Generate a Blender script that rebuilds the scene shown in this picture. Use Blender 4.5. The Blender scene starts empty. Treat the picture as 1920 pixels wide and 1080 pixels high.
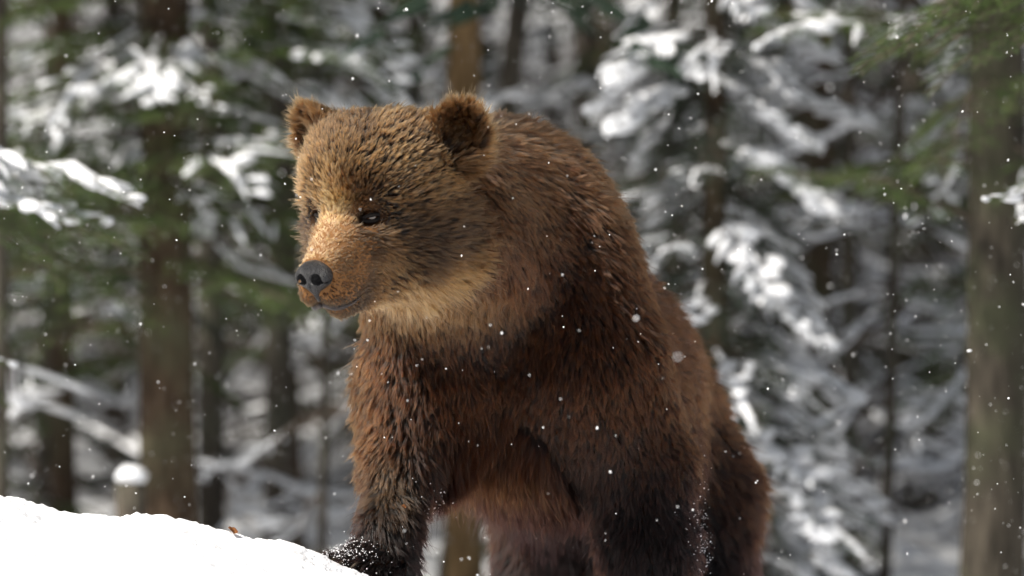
import bpy, bmesh, math, random
import numpy as np
from mathutils import Vector, Matrix, noise as mnoise

# ------------------------------------------------------------------ camera, sky, sun, exposure
S = 1.1e-3                       # metres per photo pixel (1920 wide) at the bear
D = 11.73                        # camera to bear
ZC = 0.726                       # camera height over the ground under the bear's forefoot
rng = np.random.default_rng(7)
random.seed(7)
scene = bpy.context.scene
COL = scene.collection

cam_d = bpy.data.cameras.new('camera'); cam = bpy.data.objects.new('camera', cam_d); COL.objects.link(cam)
cam.location = (0, -D, ZC); cam.rotation_euler = (math.radians(90), 0, 0)
cam_d.sensor_width = 36; cam_d.lens = 36 * D / (1920 * S)
cam_d.clip_start = 0.1; cam_d.clip_end = 2000
cam_d.dof.use_dof = True; cam_d.dof.focus_distance = D - 0.42; cam_d.dof.aperture_fstop = 3.1
scene.camera = cam

SUN_EL, SUN_AZ = 50.0, -113.0      # azimuth: 0 = behind the bear (+Y), negative = picture left, -180 = behind the camera
_e, _a = math.radians(SUN_EL), math.radians(SUN_AZ)
SUN_DIR = Vector((math.sin(_a) * math.cos(_e), math.cos(_a) * math.cos(_e), math.sin(_e)))
world = bpy.data.worlds.new('World'); scene.world = world; world.use_nodes = True
wn = world.node_tree.nodes; wl = world.node_tree.links
sky = wn.new('ShaderNodeTexSky'); sky.sky_type = 'NISHITA'; sky.sun_disc = False
sky.sun_elevation = _e; sky.sun_rotation = _a
sky.air_density = 1.0; sky.dust_density = 3.0; sky.ozone_density = 1.0
hs = wn.new('ShaderNodeHueSaturation'); hs.inputs['Saturation'].default_value = .38      # thin snow cloud over the blue
wl.new(sky.outputs[0], hs.inputs['Color']); wl.new(hs.outputs[0], wn['Background'].inputs[0]); wn['Background'].inputs[1].default_value = 0.085
sun_d = bpy.data.lights.new('sun', 'SUN'); sun = bpy.data.objects.new('sun', sun_d); COL.objects.link(sun)
sun_d.energy = 5.0; sun_d.angle = math.radians(1.0); sun_d.color = (1.0, 0.93, 0.83)
sun.rotation_euler = SUN_DIR.to_track_quat('Z', 'Y').to_euler()
scene.view_settings.view_transform = 'Standard'; scene.view_settings.look = 'None'
scene.view_settings.exposure = 0.5; scene.view_settings.gamma = 1.0
scene.cycles.use_denoising = True
scene.cycles.max_bounces = 8; scene.cycles.diffuse_bounces = 3; scene.cycles.glossy_bounces = 4
scene.cycles.transmission_bounces = 6; scene.cycles.transparent_max_bounces = 8
scene.cycles.caustics_reflective = False; scene.cycles.caustics_refractive = False
scene.cycles_curves.shape = 'RIBBONS'

# ------------------------------------------------------------------ helpers
def P(px, py, y):
    """photo pixel + depth behind the bear's chest plane -> world point"""
    k = S * (D + y) / D
    return np.array([(px - 960) * k, y, ZC + (540 - py) * k])

def link(name, data, parent=None, label=None, cat=None, group=None, kind=None):
    o = bpy.data.objects.new(name, data); COL.objects.link(o)
    if parent is not None: o.parent = parent
    if label: o['label'] = label
    if cat: o['category'] = cat
    if group: o['group'] = group
    if kind: o['kind'] = kind
    return o

def mesh(name, V, F, mats, mat_idx=None, smooth=True):
    me = bpy.data.meshes.new(name)
    V = np.asarray(V, np.float32)
    if isinstance(F, np.ndarray):
        n, k = F.shape
        me.vertices.add(len(V)); me.vertices.foreach_set('co', V.ravel())
        me.loops.add(n * k); me.loops.foreach_set('vertex_index', F.astype(np.int32).ravel())
        me.polygons.add(n); me.polygons.foreach_set('loop_start', np.arange(0, n * k, k, dtype=np.int32))
        me.polygons.foreach_set('loop_total', np.full(n, k, np.int32))
        me.update(calc_edges=True); me.validate()
    else:
        me.from_pydata([tuple(map(float, v)) for v in V], [], F)
    for m in (mats if isinstance(mats, (list, tuple)) else [mats]): me.materials.append(m)
    if mat_idx is not None: me.polygons.foreach_set('material_index', np.asarray(mat_idx, np.int32))
    me.polygons.foreach_set('use_smooth', np.full(len(me.polygons), smooth))
    me.update()
    return me

def material(name):
    m = bpy.data.materials.new(name); m.use_nodes = True
    nt = m.node_tree
    return m, nt, nt.nodes['Principled BSDF']

def mat_noise(name, c1, c2, scale, rough=0.8, bump=0.3, bscale=None, detail=6, lo=0.35, hi=0.65, stretch=(1, 1, 1), spec=0.3):
    m, nt, b = material(name); N = nt.nodes; L = nt.links
    tc = N.new('ShaderNodeTexCoord'); mp = N.new('ShaderNodeMapping'); mp.inputs['Scale'].default_value = stretch
    L.new(tc.outputs['Object'], mp.inputs[0])
    n1 = N.new('ShaderNodeTexNoise'); n1.inputs['Scale'].default_value = scale; n1.inputs['Detail'].default_value = detail
    L.new(mp.outputs[0], n1.inputs['Vector'])
    r = N.new('ShaderNodeValToRGB'); r.color_ramp.elements[0].position = lo; r.color_ramp.elements[1].position = hi
    r.color_ramp.elements[0].color = (*c1, 1); r.color_ramp.elements[1].color = (*c2, 1)
    L.new(n1.outputs['Fac'], r.inputs[0]); L.new(r.outputs[0], b.inputs['Base Color'])
    b.inputs['Roughness'].default_value = rough; b.inputs['Specular IOR Level'].default_value = spec
    if bump:
        n2 = N.new('ShaderNodeTexNoise'); n2.inputs['Scale'].default_value = bscale or scale * 2; n2.inputs['Detail'].default_value = 5
        L.new(mp.outputs[0], n2.inputs['Vector'])
        bp = N.new('ShaderNodeBump'); bp.inputs['Strength'].default_value = bump; bp.inputs['Distance'].default_value = 0.01
        L.new(n2.outputs['Fac'], bp.inputs['Height']); L.new(bp.outputs[0], b.inputs['Normal'])
    return m

def sstep(a, b, x):
    t = np.clip((x - a) / (b - a), 0, 1); return t * t * (3 - 2 * t)

def vnoise(p, f, seed=0):
    """cheap smooth value noise, numpy, p (N,3) -> (N,) in 0..1"""
    q = np.asarray(p, np.float64) * f + seed * 17.31
    i = np.floor(q).astype(np.int64); u = q - i; u = u * u * (3 - 2 * u)
    def h(a):
        n = (a[:, 0] * 374761393 + a[:, 1] * 668265263 + a[:, 2] * 2147483647 + seed * 974711) & 0x7fffffff
        n = ((n ^ (n >> 13)) * 1274126177) & 0x7fffffff
        return ((n ^ (n >> 16)) & 0xffff) / 65535.0
    r = 0
    for dx in (0, 1):
        wx = u[:, 0] if dx else 1 - u[:, 0]
        for dy in (0, 1):
            wy = u[:, 1] if dy else 1 - u[:, 1]
            for dz in (0, 1):
                wz = u[:, 2] if dz else 1 - u[:, 2]
                r = r + wx * wy * wz * h(i + np.array([dx, dy, dz]))
    return r

def norm(v): return v / np.maximum(np.linalg.norm(v, axis=-1, keepdims=True), 1e-9)

def surface_nets(f, lo, hi, h, coarse=4):
    """mesh of the zero level of f inside a box; f is evaluated finely only near the surface"""
    n = np.ceil((np.array(hi) - lo) / (h * coarse)).astype(int) * coarse + 1
    ax = [lo[i] + h * np.arange(n[i]) for i in range(3)]
    cg = np.stack(np.meshgrid(*[a[::coarse] for a in ax], indexing='ij'), -1)
    cd = f(cg.reshape(-1, 3)).reshape(cg.shape[:3])
    near = np.abs(cd) < h * coarse * 1.9
    val = np.repeat(np.repeat(np.repeat(cd, coarse, 0), coarse, 1), coarse, 2)[:n[0], :n[1], :n[2]]
    nb = near.copy()
    for a in range(3):
        for s_ in (1, -1): nb |= np.roll(near, s_, a)
    msk = np.repeat(np.repeat(np.repeat(nb, coarse, 0), coarse, 1), coarse, 2)[:n[0], :n[1], :n[2]]
    idx = np.argwhere(msk)
    pts = np.stack([ax[i][idx[:, i]] for i in range(3)], -1)
    out = np.concatenate([f(pts[i:i + 400000]) for i in range(0, len(pts), 400000)])
    val[msk] = out
    neg = val < 0
    c = [neg[i:n[0] - 1 + i, j:n[1] - 1 + j, k:n[2] - 1 + k] for i in (0, 1) for j in (0, 1) for k in (0, 1)]
    cnt = sum(x.astype(np.int8) for x in c)
    act = (cnt > 0) & (cnt < 8)
    cid = -np.ones(act.shape, np.int64); cells = np.argwhere(act); cid[act] = np.arange(len(cells))
    V = (np.array(lo) + h * (cells + 0.5))
    quads = []
    for a in range(3):
        b, c2 = (a + 1) % 3, (a + 2) % 3
        sl0 = [slice(1, -1)] * 3; sl1 = [slice(1, -1)] * 3
        sl0[a] = slice(0, n[a] - 1); sl1[a] = slice(1, n[a])
        e0 = neg[tuple(sl0)]; e1 = neg[tuple(sl1)]
        for flag in (True, False):
            e = np.argwhere((e0 != e1) & (e0 == flag))
            o = np.array([1, 1, 1]); o[a] = 0; e = e + o
            def g(db, dc):
                q = e.copy(); q[:, b] -= db; q[:, c2] -= dc; return cid[q[:, 0], q[:, 1], q[:, 2]]
            q4 = np.stack([g(1, 1), g(0, 1), g(0, 0), g(1, 0)], -1)
            quads.append(q4 if flag else q4[:, ::-1])
    Q = np.concatenate(quads); Q = Q[(Q >= 0).all(1)]
    for _ in range(4):
        d = f(V); g_ = grad(f, V); V = V - np.clip(d, -h, h)[:, None] * g_
        # light tangential relaxation
        acc = np.zeros_like(V); w = np.zeros(len(V))
        for i in range(4):
            for j in (1, 3):
                np.add.at(acc, Q[:, i], V[Q[:, (i + j) % 4]]); np.add.at(w, Q[:, i], 1)
        V = V * 0.5 + 0.5 * acc / np.maximum(w, 1)[:, None]
    d = f(V); V = V - np.clip(d, -h, h)[:, None] * grad(f, V)
    return V, Q

def grad(f, p, e=0.002):
    g = 0
    for v in ((1, -1, -1), (-1, -1, 1), (-1, 1, -1), (1, 1, 1)):
        v = np.array(v, float); g = g + v * f(p + v * e)[:, None]
    return norm(g)

def smin(a, b, k):
    h = np.clip(0.5 + 0.5 * (b - a) / k, 0, 1); return b * (1 - h) + a * h - k * h * (1 - h)
def smax(a, b, k): return -smin(-a, -b, k)

def sd_ell(p, c, r, R=None):
    q = p - c
    if R is not None: q = q @ R            # columns of R = local axes
    r = np.asarray(r); k0 = np.linalg.norm(q / r, axis=1); k1 = np.linalg.norm(q / (r * r), axis=1)
    return k0 * (k0 - 1) / np.maximum(k1, 1e-6)
def sd_cone(p, a, ra, b, rb):
    ab = b - a; t = np.clip(((p - a) @ ab) / (ab @ ab), 0, 1)
    return np.linalg.norm(p - a - t[:, None] * ab, axis=1) - (ra + (rb - ra) * t)

def tube(pts, rad, sides=6, closed_ends=True):
    """V, F of a tapered tube along pts"""
    pts = np.asarray(pts, float); n = len(pts); rad = np.broadcast_to(rad, (n,))
    T = norm(np.gradient(pts, axis=0)); up = np.array([0.13, 0.21, 0.97])
    if abs(T[0] @ norm(up)) > 0.9: up = np.array([1.0, 0.1, 0.05])
    A = norm(np.cross(T, up)); B = np.cross(T, A)
    an = np.arange(sides) * 2 * np.pi / sides
    V = (pts[:, None] + rad[:, None, None] * (np.cos(an)[None, :, None] * A[:, None] + np.sin(an)[None, :, None] * B[:, None])).reshape(-1, 3)
    F = [(i * sides + j, i * sides + (j + 1) % sides, (i + 1) * sides + (j + 1) % sides, (i + 1) * sides + j) for i in range(n - 1) for j in range(sides)]
    if closed_ends:
        F += [tuple(range(sides))[::-1], tuple((n - 1) * sides + j for j in range(sides))]
    return V, F

class MB:
    """collects shapes with material indices into one mesh"""
    def __init__(s): s.V = []; s.F = []; s.M = []; s.n = 0
    def add(s, V, F, m=0):
        s.V.append(np.asarray(V, float)); s.F += [tuple(int(i) + s.n for i in f) for f in F]; s.M += [m] * len(F); s.n += len(V)
    def build(s, name, mats, smooth=True): return mesh(name, np.concatenate(s.V), s.F, mats, s.M, smooth)

_ICO = None
def ico(sub=1):
    bm = bmesh.new(); bmesh.ops.create_icosphere(bm, subdivisions=sub, radius=1)
    V = np.array([v.co[:] for v in bm.verts]); F = [tuple(v.index for v in f.verts) for f in bm.faces]; bm.free()
    return V, F

def empty(name, loc, label, cat, group=None):
    o = link(name, None, None, label, cat, group); o.location = tuple(map(float, loc)); o.empty_display_size = 0.2
    return o
# ------------------------------------------------------------------ materials of the place
SNOW = mat_noise('snow', (.80, .82, .86), (.88, .89, .91), 6, rough=.7, bump=.55, bscale=70, spec=.25)
BSNOW = mat_noise('bough_snow', (.78, .81, .86), (.88, .89, .92), 14, rough=.75, bump=.5, bscale=60, spec=.2)
def bark(name, a, c, lich):
    m = mat_noise(name, a, c, 7, rough=.9, bump=1.0, bscale=16, stretch=(6, 6, 1), spec=.15)
    nt = m.node_tree; N = nt.nodes; L = nt.links; b = N['Principled BSDF']
    src = b.inputs['Base Color'].links[0].from_socket
    tc = N.new('ShaderNodeTexCoord'); nz = N.new('ShaderNodeTexNoise'); nz.inputs['Scale'].default_value = 3.2; nz.inputs['Detail'].default_value = 4
    L.new(tc.outputs['Object'], nz.inputs['Vector'])
    rp = N.new('ShaderNodeValToRGB'); rp.color_ramp.elements[0].position = .48; rp.color_ramp.elements[1].position = .66
    mx = N.new('ShaderNodeMix'); mx.data_type = 'RGBA'; mx.inputs[7].default_value = (*lich, 1)
    L.new(nz.outputs['Fac'], rp.inputs[0]); L.new(rp.outputs[0], mx.inputs[0]); L.new(src, mx.inputs[6]); L.new(mx.outputs[2], b.inputs['Base Color'])
    return m
BARK_SPRUCE = bark('spruce_bark', (.034, .022, .014), (.092, .064, .042), (.078, .076, .046))
BARK_GREY = bark('grey_bark', (.040, .034, .028), (.100, .085, .068), (.095, .095, .070))
BARK_MOSS = bark('mossy_bark', (.030, .026, .020), (.082, .070, .054), (.060, .064, .038))
BARK_YEL = bark('ochre_bark', (.120, .075, .036), (.290, .190, .095), (.150, .135, .060))
TWIG = mat_noise('twig', (.050, .040, .032), (.115, .092, .075), 20, rough=.9, bump=.2, spec=.1)
def needle_mat(name, a, c):
    m = mat_noise(name, a, c, 5, rough=.6, bump=0, spec=.3)
    return m
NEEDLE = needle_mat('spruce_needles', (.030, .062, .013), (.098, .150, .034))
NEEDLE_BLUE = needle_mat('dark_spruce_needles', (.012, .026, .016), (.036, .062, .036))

# ------------------------------------------------------------------ snow ground
_PX = np.array([-60, -6, -2.4, -1.35, -1.018, -.899, -.799, -.690, -.594, -.554, -.441, -.360, -.276, -.15, .05, .28, .6, 3, 60]); _PZ = np.array([.5, .5, .46, .375, .318, .281, .272, .267, .247, .235, .209, .185, .150, .085, .03, 0, -.03, -.06, -.1])
_BY = np.array([-40, -11.7, -4, -.4, 0, 1.2, 3, 6.3, 12, 18, 30, 45, 60, 100, 160]); _BZ = np.array([-.9, -.72, -.24, 0, 0, -.2, -.42, -.50, -.45, -.12, .55, 1.9, 4.8, 15, 20])
def ground_z(x, y):
    x = np.asarray(x, float); y = np.asarray(y, float)
    prof = np.interp(x, _PX, _PZ); fall = np.where(y < -.42, np.exp(-((y + .42) / 1.6) ** 2), np.exp(-((y + .42) / .55) ** 2))
    far_left = sstep(-.9, -3.5, x); fall = fall * (1 - far_left) + far_left * np.where(y < -.42, np.exp(-((y + .42) / 3) ** 2), np.exp(-((y + .42) / 1.6) ** 2))
    z = np.interp(y, _BY, _BZ) + prof * fall
    p = np.stack([x, y, 0 * x], -1).reshape(-1, 3)
    amp = sstep(12, 2, np.abs(p[:, 1]))
    lump = (vnoise(p, 7.5, 11) - .5) * .034 + (vnoise(p, 17, 12) - .5) * .018 + (vnoise(p, 48, 13) - .5) * .011 + (vnoise(p, 120, 16) - .5) * .0065
    big = (vnoise(p, .6, 14) - .5) * .25 * sstep(2, 9, np.abs(p[:, 1])) + (vnoise(p, .13, 15) - .5) * 1.2 * sstep(12, 40, p[:, 1])
    return z + (lump * amp + big).reshape(z.shape)
def axis(fine_lo, fine_hi, step, lo, hi, g=1.13):
    a = list(np.arange(fine_lo, fine_hi, step)); s_ = step
    while a[-1] < hi: s_ = min(s_ * g, 4); a.append(a[-1] + s_)
    s_ = step
    while a[0] > lo: s_ = min(s_ * g, 4); a.insert(0, a[0] - s_)
    return np.array(a)
gx = axis(-1.5, .9, .007, -70, 70); gy = axis(-.85, -.15, .007, -30, 150)
GX, GY = np.meshgrid(gx, gy, indexing='ij'); GZ_ = ground_z(GX, GY)
nx, ny = GX.shape; ii = np.arange(nx * ny).reshape(nx, ny)
GQ = np.stack([ii[:-1, :-1], ii[1:, :-1], ii[1:, 1:], ii[:-1, 1:]], -1).reshape(-1, 4)
link('snow_ground', mesh('snow_ground', np.stack([GX, GY, GZ_], -1).reshape(-1, 3), GQ, SNOW), None,
     'white snow bank and snowy forest floor rising into the trees', None, None, 'structure')
def gz(x, y): return float(ground_z(np.array([x]), np.array([y]))[0])

# ------------------------------------------------------------------ boughs and branches (shared meshes)
def needles_on(mb, pts, L, wid, step, m, droop=.0):
    pts = np.asarray(pts); seg = np.linalg.norm(np.diff(pts, axis=0), axis=1); tot = seg.sum(); n = max(3, int(tot / step))
    cum = np.concatenate([[0], np.cumsum(seg)]); t = np.sort(rng.random(n)) * tot
    p = np.stack([np.interp(t, cum, pts[:, i]) for i in range(3)], -1); T = norm(pts[-1] - pts[0])
    for i in range(n):
        d = norm(T * rng.uniform(.35, .95) + rng.normal(0, .55, 3) + np.array([0, 0, -droop])); l = L * rng.uniform(.7, 1.2)
        s_ = norm(np.cross(d, rng.normal(0, 1, 3))) * wid
        mb.add([p[i] - s_, p[i] + s_, p[i] + d * l], [(0, 1, 2)], m)

def snow_blob(mb, pts, r, flat=.6, sides=7):
    """a lumpy pad of snow along pts"""
    pts = np.asarray(pts, float); n = max(5, len(pts)); tt = np.linspace(0, 1, n)
    o = np.linspace(0, 1, len(pts)); pts = np.stack([np.interp(tt, o, pts[:, i]) for i in range(3)], -1)
    rad = r * np.sqrt(np.clip(1 - (2 * tt - 1) ** 4, .02, 1)) * rng.uniform(.65, 1.2, n)
    V, F = tube(pts + np.array([0, 0, r * .35]), rad, sides)
    c = np.repeat(pts, sides, 0); V[:, 2] = c[:, 2] + (V[:, 2] - c[:, 2]) * flat + rng.normal(0, r * .08, len(V)); V[:, :2] += rng.normal(0, r * .06, (len(V), 2))
    mb.add(V, F)

def make_bough(seed, dens, nw, heavy, needle, droop=.30, pads=10, fing=.55):
    """returns (bough mesh, snow mesh), unit length along +X"""
    global rng
    keep = rng; rng = np.random.default_rng(seed)
    mb = MB(); sn = MB()
    xs = np.linspace(0, 1, 9); wob = rng.normal(0, .018, (9, 2)); wob[0] = 0
    ax = np.stack([xs * (1 - .05 * xs), np.cumsum(wob[:, 0]), .10 * xs - droop * xs ** 2 + wob[:, 1]], -1)
    mb.add(*tube(ax, np.linspace(.012, .003, 9), 5), 0)
    at = lambda t: np.array([np.interp(t, xs, ax[:, i]) for i in range(3)])
    n = 30
    for i in range(n):
        t = .10 + .88 * (i + rng.random() * .6) / n; sd = 1 if i % 2 else -1
        l = (.40 * (1 - t) ** .75 + .07) * rng.uniform(.7, 1.15); an = math.radians(rng.uniform(38, 62))
        d0 = np.array([math.cos(an), sd * math.sin(an), rng.uniform(-.10, .12)])
        tw = np.array([at(t) + d0 * l * u + np.array([0, 0, -.20 * l * u * u * (1 + droop)]) for u in np.linspace(0, 1, 5)])
        mb.add(*tube(tw, np.linspace(.0045, .0015, 5), 3), 0)
        needles_on(mb, tw, .030, nw, dens, 1, .15)
        for k in range(3):
            if l > .12:
                u = rng.uniform(.25, .85); b0 = tw[int(u * 4)]; l2 = l * .38 * rng.uniform(.6, 1.1); s2 = rng.choice([-1, 1])
                d2 = norm(d0 + s2 * .8 * np.array([-d0[1], d0[0], 0]) + np.array([0, 0, -.25])); t2 = np.array([b0 + d2 * l2 * v for v in (0, .5, 1)])
                needles_on(mb, t2, .028, nw, dens, 1, .2)
        if heavy and rng.random() < .12 + fing * heavy:
            a0 = rng.uniform(.15, .5); u = [a0 + (1 - a0) * v for v in (0, .25, .5, .75, 1)]
            snow_blob(sn, [np.array([np.interp(v * 4, range(5), tw[:, j]) for j in range(3)]) for v in u], (.012 + .020 * heavy) * rng.uniform(.7, 1.2))
    needles_on(mb, ax[2:], .030, nw, dens, 1, .05)
    if heavy:
        snow_blob(sn, ax[1:5], .008 + .022 * heavy); snow_blob(sn, ax[4:], .012 + .034 * heavy)
        for i in range(int(pads * heavy)):
            c = at(rng.uniform(.35, .95)) + np.array([rng.uniform(-.05, .05), rng.uniform(-.14, .14), .0]); V, F = ico(2)
            r = rng.uniform(.028, .070) * (.6 + .5 * heavy); V = V * np.array([r * (1.3 if pads < 12 else 1.9), r, r * .48]); V = V * (1 + .22 * (vnoise(V, 30, seed) - .5))[:, None] + c; sn.add(V, F)
    rng = keep
    return mb.build('bough', [TWIG, needle]), (sn.build('bough_snow', BSNOW) if heavy else None)

BOUGH_FINE = [make_bough(100 + i, .0042, .0010, h, NEEDLE) for i, h in enumerate((.8, .6, .75))]
BOUGH_BARE = [make_bough(120 + i, .0038, .0010, 0, NEEDLE, .38) for i in range(3)]
BOUGH_MID = [make_bough(140 + i, .0085, .0024, h, NEEDLE) for i, h in enumerate((.65, .14, 0, 0, .25))]
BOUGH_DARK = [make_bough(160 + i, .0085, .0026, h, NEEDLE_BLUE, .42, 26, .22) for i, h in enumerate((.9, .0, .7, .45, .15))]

def make_branch(seed, load, n_tw=9):
    """a dead lateral branch, unit length along +X, snow lying along it"""
    global rng
    keep = rng; rng = np.random.default_rng(seed); mb = MB(); sn = MB(); xs = np.linspace(0, 1, 10)
    sag = rng.uniform(.05, .30); up = rng.uniform(.0, .30); wob = np.cumsum(rng.normal(0, .014, (10, 2)), 0); wob[0] = 0
    ax = np.stack([xs, wob[:, 0] * 2, -sag * np.sin(xs * 2.2) + up * xs ** 2.5 + wob[:, 1]], -1)
    mb.add(*tube(ax, np.linspace(.013, .004, 10), 5)); snow_blob(sn, ax[1:], .013 + .010 * load, .8, 5)
    for i in range(n_tw):
        t = rng.uniform(.2, .97); p = np.array([np.interp(t, xs, ax[:, k]) for k in range(3)]); l = rng.uniform(.10, .38) * (1.1 - t * .6)
        d = norm(np.array([rng.uniform(.4, 1), rng.choice([-1, 1]) * rng.uniform(.3, 1), rng.uniform(-.35, .35)]))
        tw = [p + d * l * u + np.array([0, 0, -.12 * l * u * u]) for u in np.linspace(0, 1, 5)]
        mb.add(*tube(tw, np.linspace(.0045, .002, 5), 4)); snow_blob(sn, tw, .008 + .006 * load, .8, 5)
    rng = keep
    return mb.build('branch', TWIG), sn.build('branch_snow', BSNOW)
BRANCH = [make_branch(200 + i, l) for i, l in enumerate((.4, .8, 1.2, .6, 1.0, .3))]

def attach(tree, proto, pos, az, pitch, size, roll=0.0, names=('bough', 'snow')):
    m, s_ = proto
    o = link(names[0], m, tree); o.location = tuple(pos); o.rotation_euler = (roll, -pitch, az); o.scale = (size, size, size)
    if s_ is not None: link(names[1], s_, o)
    return o

def trunk_mesh(h, r, lean=(0, 0), sides=18, wob=.02, mat=BARK_SPRUCE, seed=0):
    rs = np.random.default_rng(seed); zs = np.concatenate([[-.35, -.06, .03, .12, .3], np.linspace(.6, h, 12)]); n = len(zs)
    fl = np.interp(zs, [-.35, 0, .12, .4, h], [1.7, 1.45, 1.15, 1.0, .25]); w = np.cumsum(rs.normal(0, wob * r * 2, (n, 2)), 0); w[:5] *= .2
    pts = np.stack([w[:, 0] + lean[0] * zs, w[:, 1] + lean[1] * zs, zs], -1); V, F = tube(pts, r * fl, sides)
    V[:, :2] += rs.normal(0, r * .035, (len(V), 2))
    return mesh('trunk', V, F, mat), lambda z: np.array([np.interp(z, zs, pts[:, 0]), np.interp(z, zs, pts[:, 1]), z]), lambda z: float(np.interp(z, zs, r * fl))

def lite_crown(seed, h0, h1, rmax, snow):
    """high crown of a tall spruce, one shared mesh"""
    rs = np.random.default_rng(seed); V = []; M = []
    for z in np.arange(h0, h1, .38):
        R = rmax * (1 - (z - h0) / (h1 - h0)) ** .8 + .12
        for k in range(9):
            a = rs.random() * 6.283; L_ = R * rs.uniform(.7, 1.1); dirx = np.array([math.cos(a), math.sin(a), 0]); sd = np.array([-dirx[1], dirx[0], 0])
            for j in range(22):
                t = rs.uniform(.15, 1); p = dirx * L_ * t + np.array([0, 0, z - .35 * L_ * t * t]) + sd * rs.uniform(-1, 1) * .28 * L_ * (1.15 - t)
                l = rs.uniform(.14, .30); d = norm(dirx + sd * rs.uniform(-1, 1) + np.array([0, 0, -.5])) * l; w = norm(np.cross(d, rs.normal(0, 1, 3))) * rs.uniform(.02, .045)
                V += [p - w, p + w, p + d]; M.append(1 if rs.random() < snow else 0)
    V = np.array(V); F = np.arange(len(V)).reshape(-1, 3)
    return mesh('crown', V, F, [NEEDLE_BLUE, BSNOW], M, False)
CROWNS = [lite_crown(300 + i, 2.6, 11.5, 1.9, .05) for i in range(3)]

def at_px(px, y):
    x = float(P(px, 540, y)[0]); return (x, y, gz(x, y) )

def spruce(px, y, h, r, R0, R1, z0, z1, n, protos, label, seed, group=None, mat=BARK_SPRUCE, low=0.0, crown=False, size_j=(.75, 1.15)):
    """trunk plus boughs; bough length runs from R0 at z0 to R1 at z1"""
    rs = np.random.default_rng(seed); base = at_px(px, y)
    t = empty('spruce_tree', base, label, 'tree', group)
    tm, ctr, rad = trunk_mesh(h, r, seed=seed, mat=mat); link('trunk', tm, t)
    ga = rs.random() * 6.28
    for i in range(n):
        z = z0 + (z1 - z0) * (i + rs.random() * .6) / n; ga += 2.4 + rs.normal(0, .35); L_ = (R0 + (R1 - R0) * (z - z0) / (z1 - z0)) * rs.uniform(*size_j)
        if L_ < .08: continue
        attach(t, protos[rs.integers(len(protos))], ctr(z) + np.array([math.cos(ga), math.sin(ga), 0]) * rad(z) * .7, ga, rs.normal(.0, .14) - low, L_, rs.normal(0, .25))
    if crown: link('crown', CROWNS[seed % 3], t)
    return t

# young snowy spruce right of the bear
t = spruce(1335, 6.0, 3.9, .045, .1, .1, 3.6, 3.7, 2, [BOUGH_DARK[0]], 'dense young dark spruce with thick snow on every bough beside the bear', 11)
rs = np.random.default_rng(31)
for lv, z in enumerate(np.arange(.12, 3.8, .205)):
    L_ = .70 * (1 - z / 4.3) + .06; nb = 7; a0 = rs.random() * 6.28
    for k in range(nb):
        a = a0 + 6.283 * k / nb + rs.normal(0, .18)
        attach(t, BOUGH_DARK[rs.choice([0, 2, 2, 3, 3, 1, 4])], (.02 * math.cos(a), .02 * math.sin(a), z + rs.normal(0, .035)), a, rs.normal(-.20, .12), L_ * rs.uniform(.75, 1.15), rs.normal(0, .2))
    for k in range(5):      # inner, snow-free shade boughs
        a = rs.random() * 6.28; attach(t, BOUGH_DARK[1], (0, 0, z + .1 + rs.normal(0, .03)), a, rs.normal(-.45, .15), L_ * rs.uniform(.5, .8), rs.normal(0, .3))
# old spruce left with brown trunk
t = spruce(312, 7.0, 9.5, .096, .82, .80, 1.22, 3.4, 78, BOUGH_MID[1:], 'spruce with bare brown lower trunk and green snowy boughs above the snow bank', 12, mat=BARK_SPRUCE, crown=True)
for z, az, L_ in ((2.12, -.15, .85), (2.0, .10, .78), (1.83, -.5, .75), (1.92, -2.7, .9), (1.7, -2.4, .6), (2.05, -1.5, .7), (1.6, -1.2, .45), (1.75, -.9, .55)):
    attach(t, BOUGH_MID[(0, 4)[int(L_ * 100) % 2]], (0, 0, z), az, -.12, L_)
# spruce at the left edge with one heavily laden bough reaching in
b0 = at_px(-300, 3.0); t = empty('spruce_tree', b0, 'spruce whose heavily snow-laden bough reaches in over the snow bank', 'tree')
tm, ctr, rad = trunk_mesh(14.5, .09, seed=13); link('trunk', tm, t)
zb = lambda py: float(P(0, py, 3.0)[2]) - b0[2]
for k, (py, az, L_, pr, pi_) in enumerate(((300, -.10, .80, 0, .04), (330, -.42, .66, 2, .00), (318, .25, .70, 1, .0), (585, -.3, .47, 1, -.1), (-250, .5, .9, 0, 0), (600, 2.2, .6, 0, 0), (320, 2.6, .8, 1, 0), (-100, 3.6, .8, 2, 0))):
    attach(t, BOUGH_FINE[pr], ctr(zb(py)), az, pi_, L_); attach(t, BOUGH_BARE[pr], ctr(zb(py) - .05), az + .08, pi_ - .05, L_ * 1.0)
link('crown', CROWNS[1], t).location = (0, 0, 3.4)
# big trunk on the right and its green boughs
t = spruce(1862, 5.6, 9.5, .098, .75, .8, 1.25, 2.6, 16, BOUGH_MID[1:], 'thick mossy grey-brown trunk of an old spruce on the right of the clearing', 14, mat=BARK_MOSS, crown=True)
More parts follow.
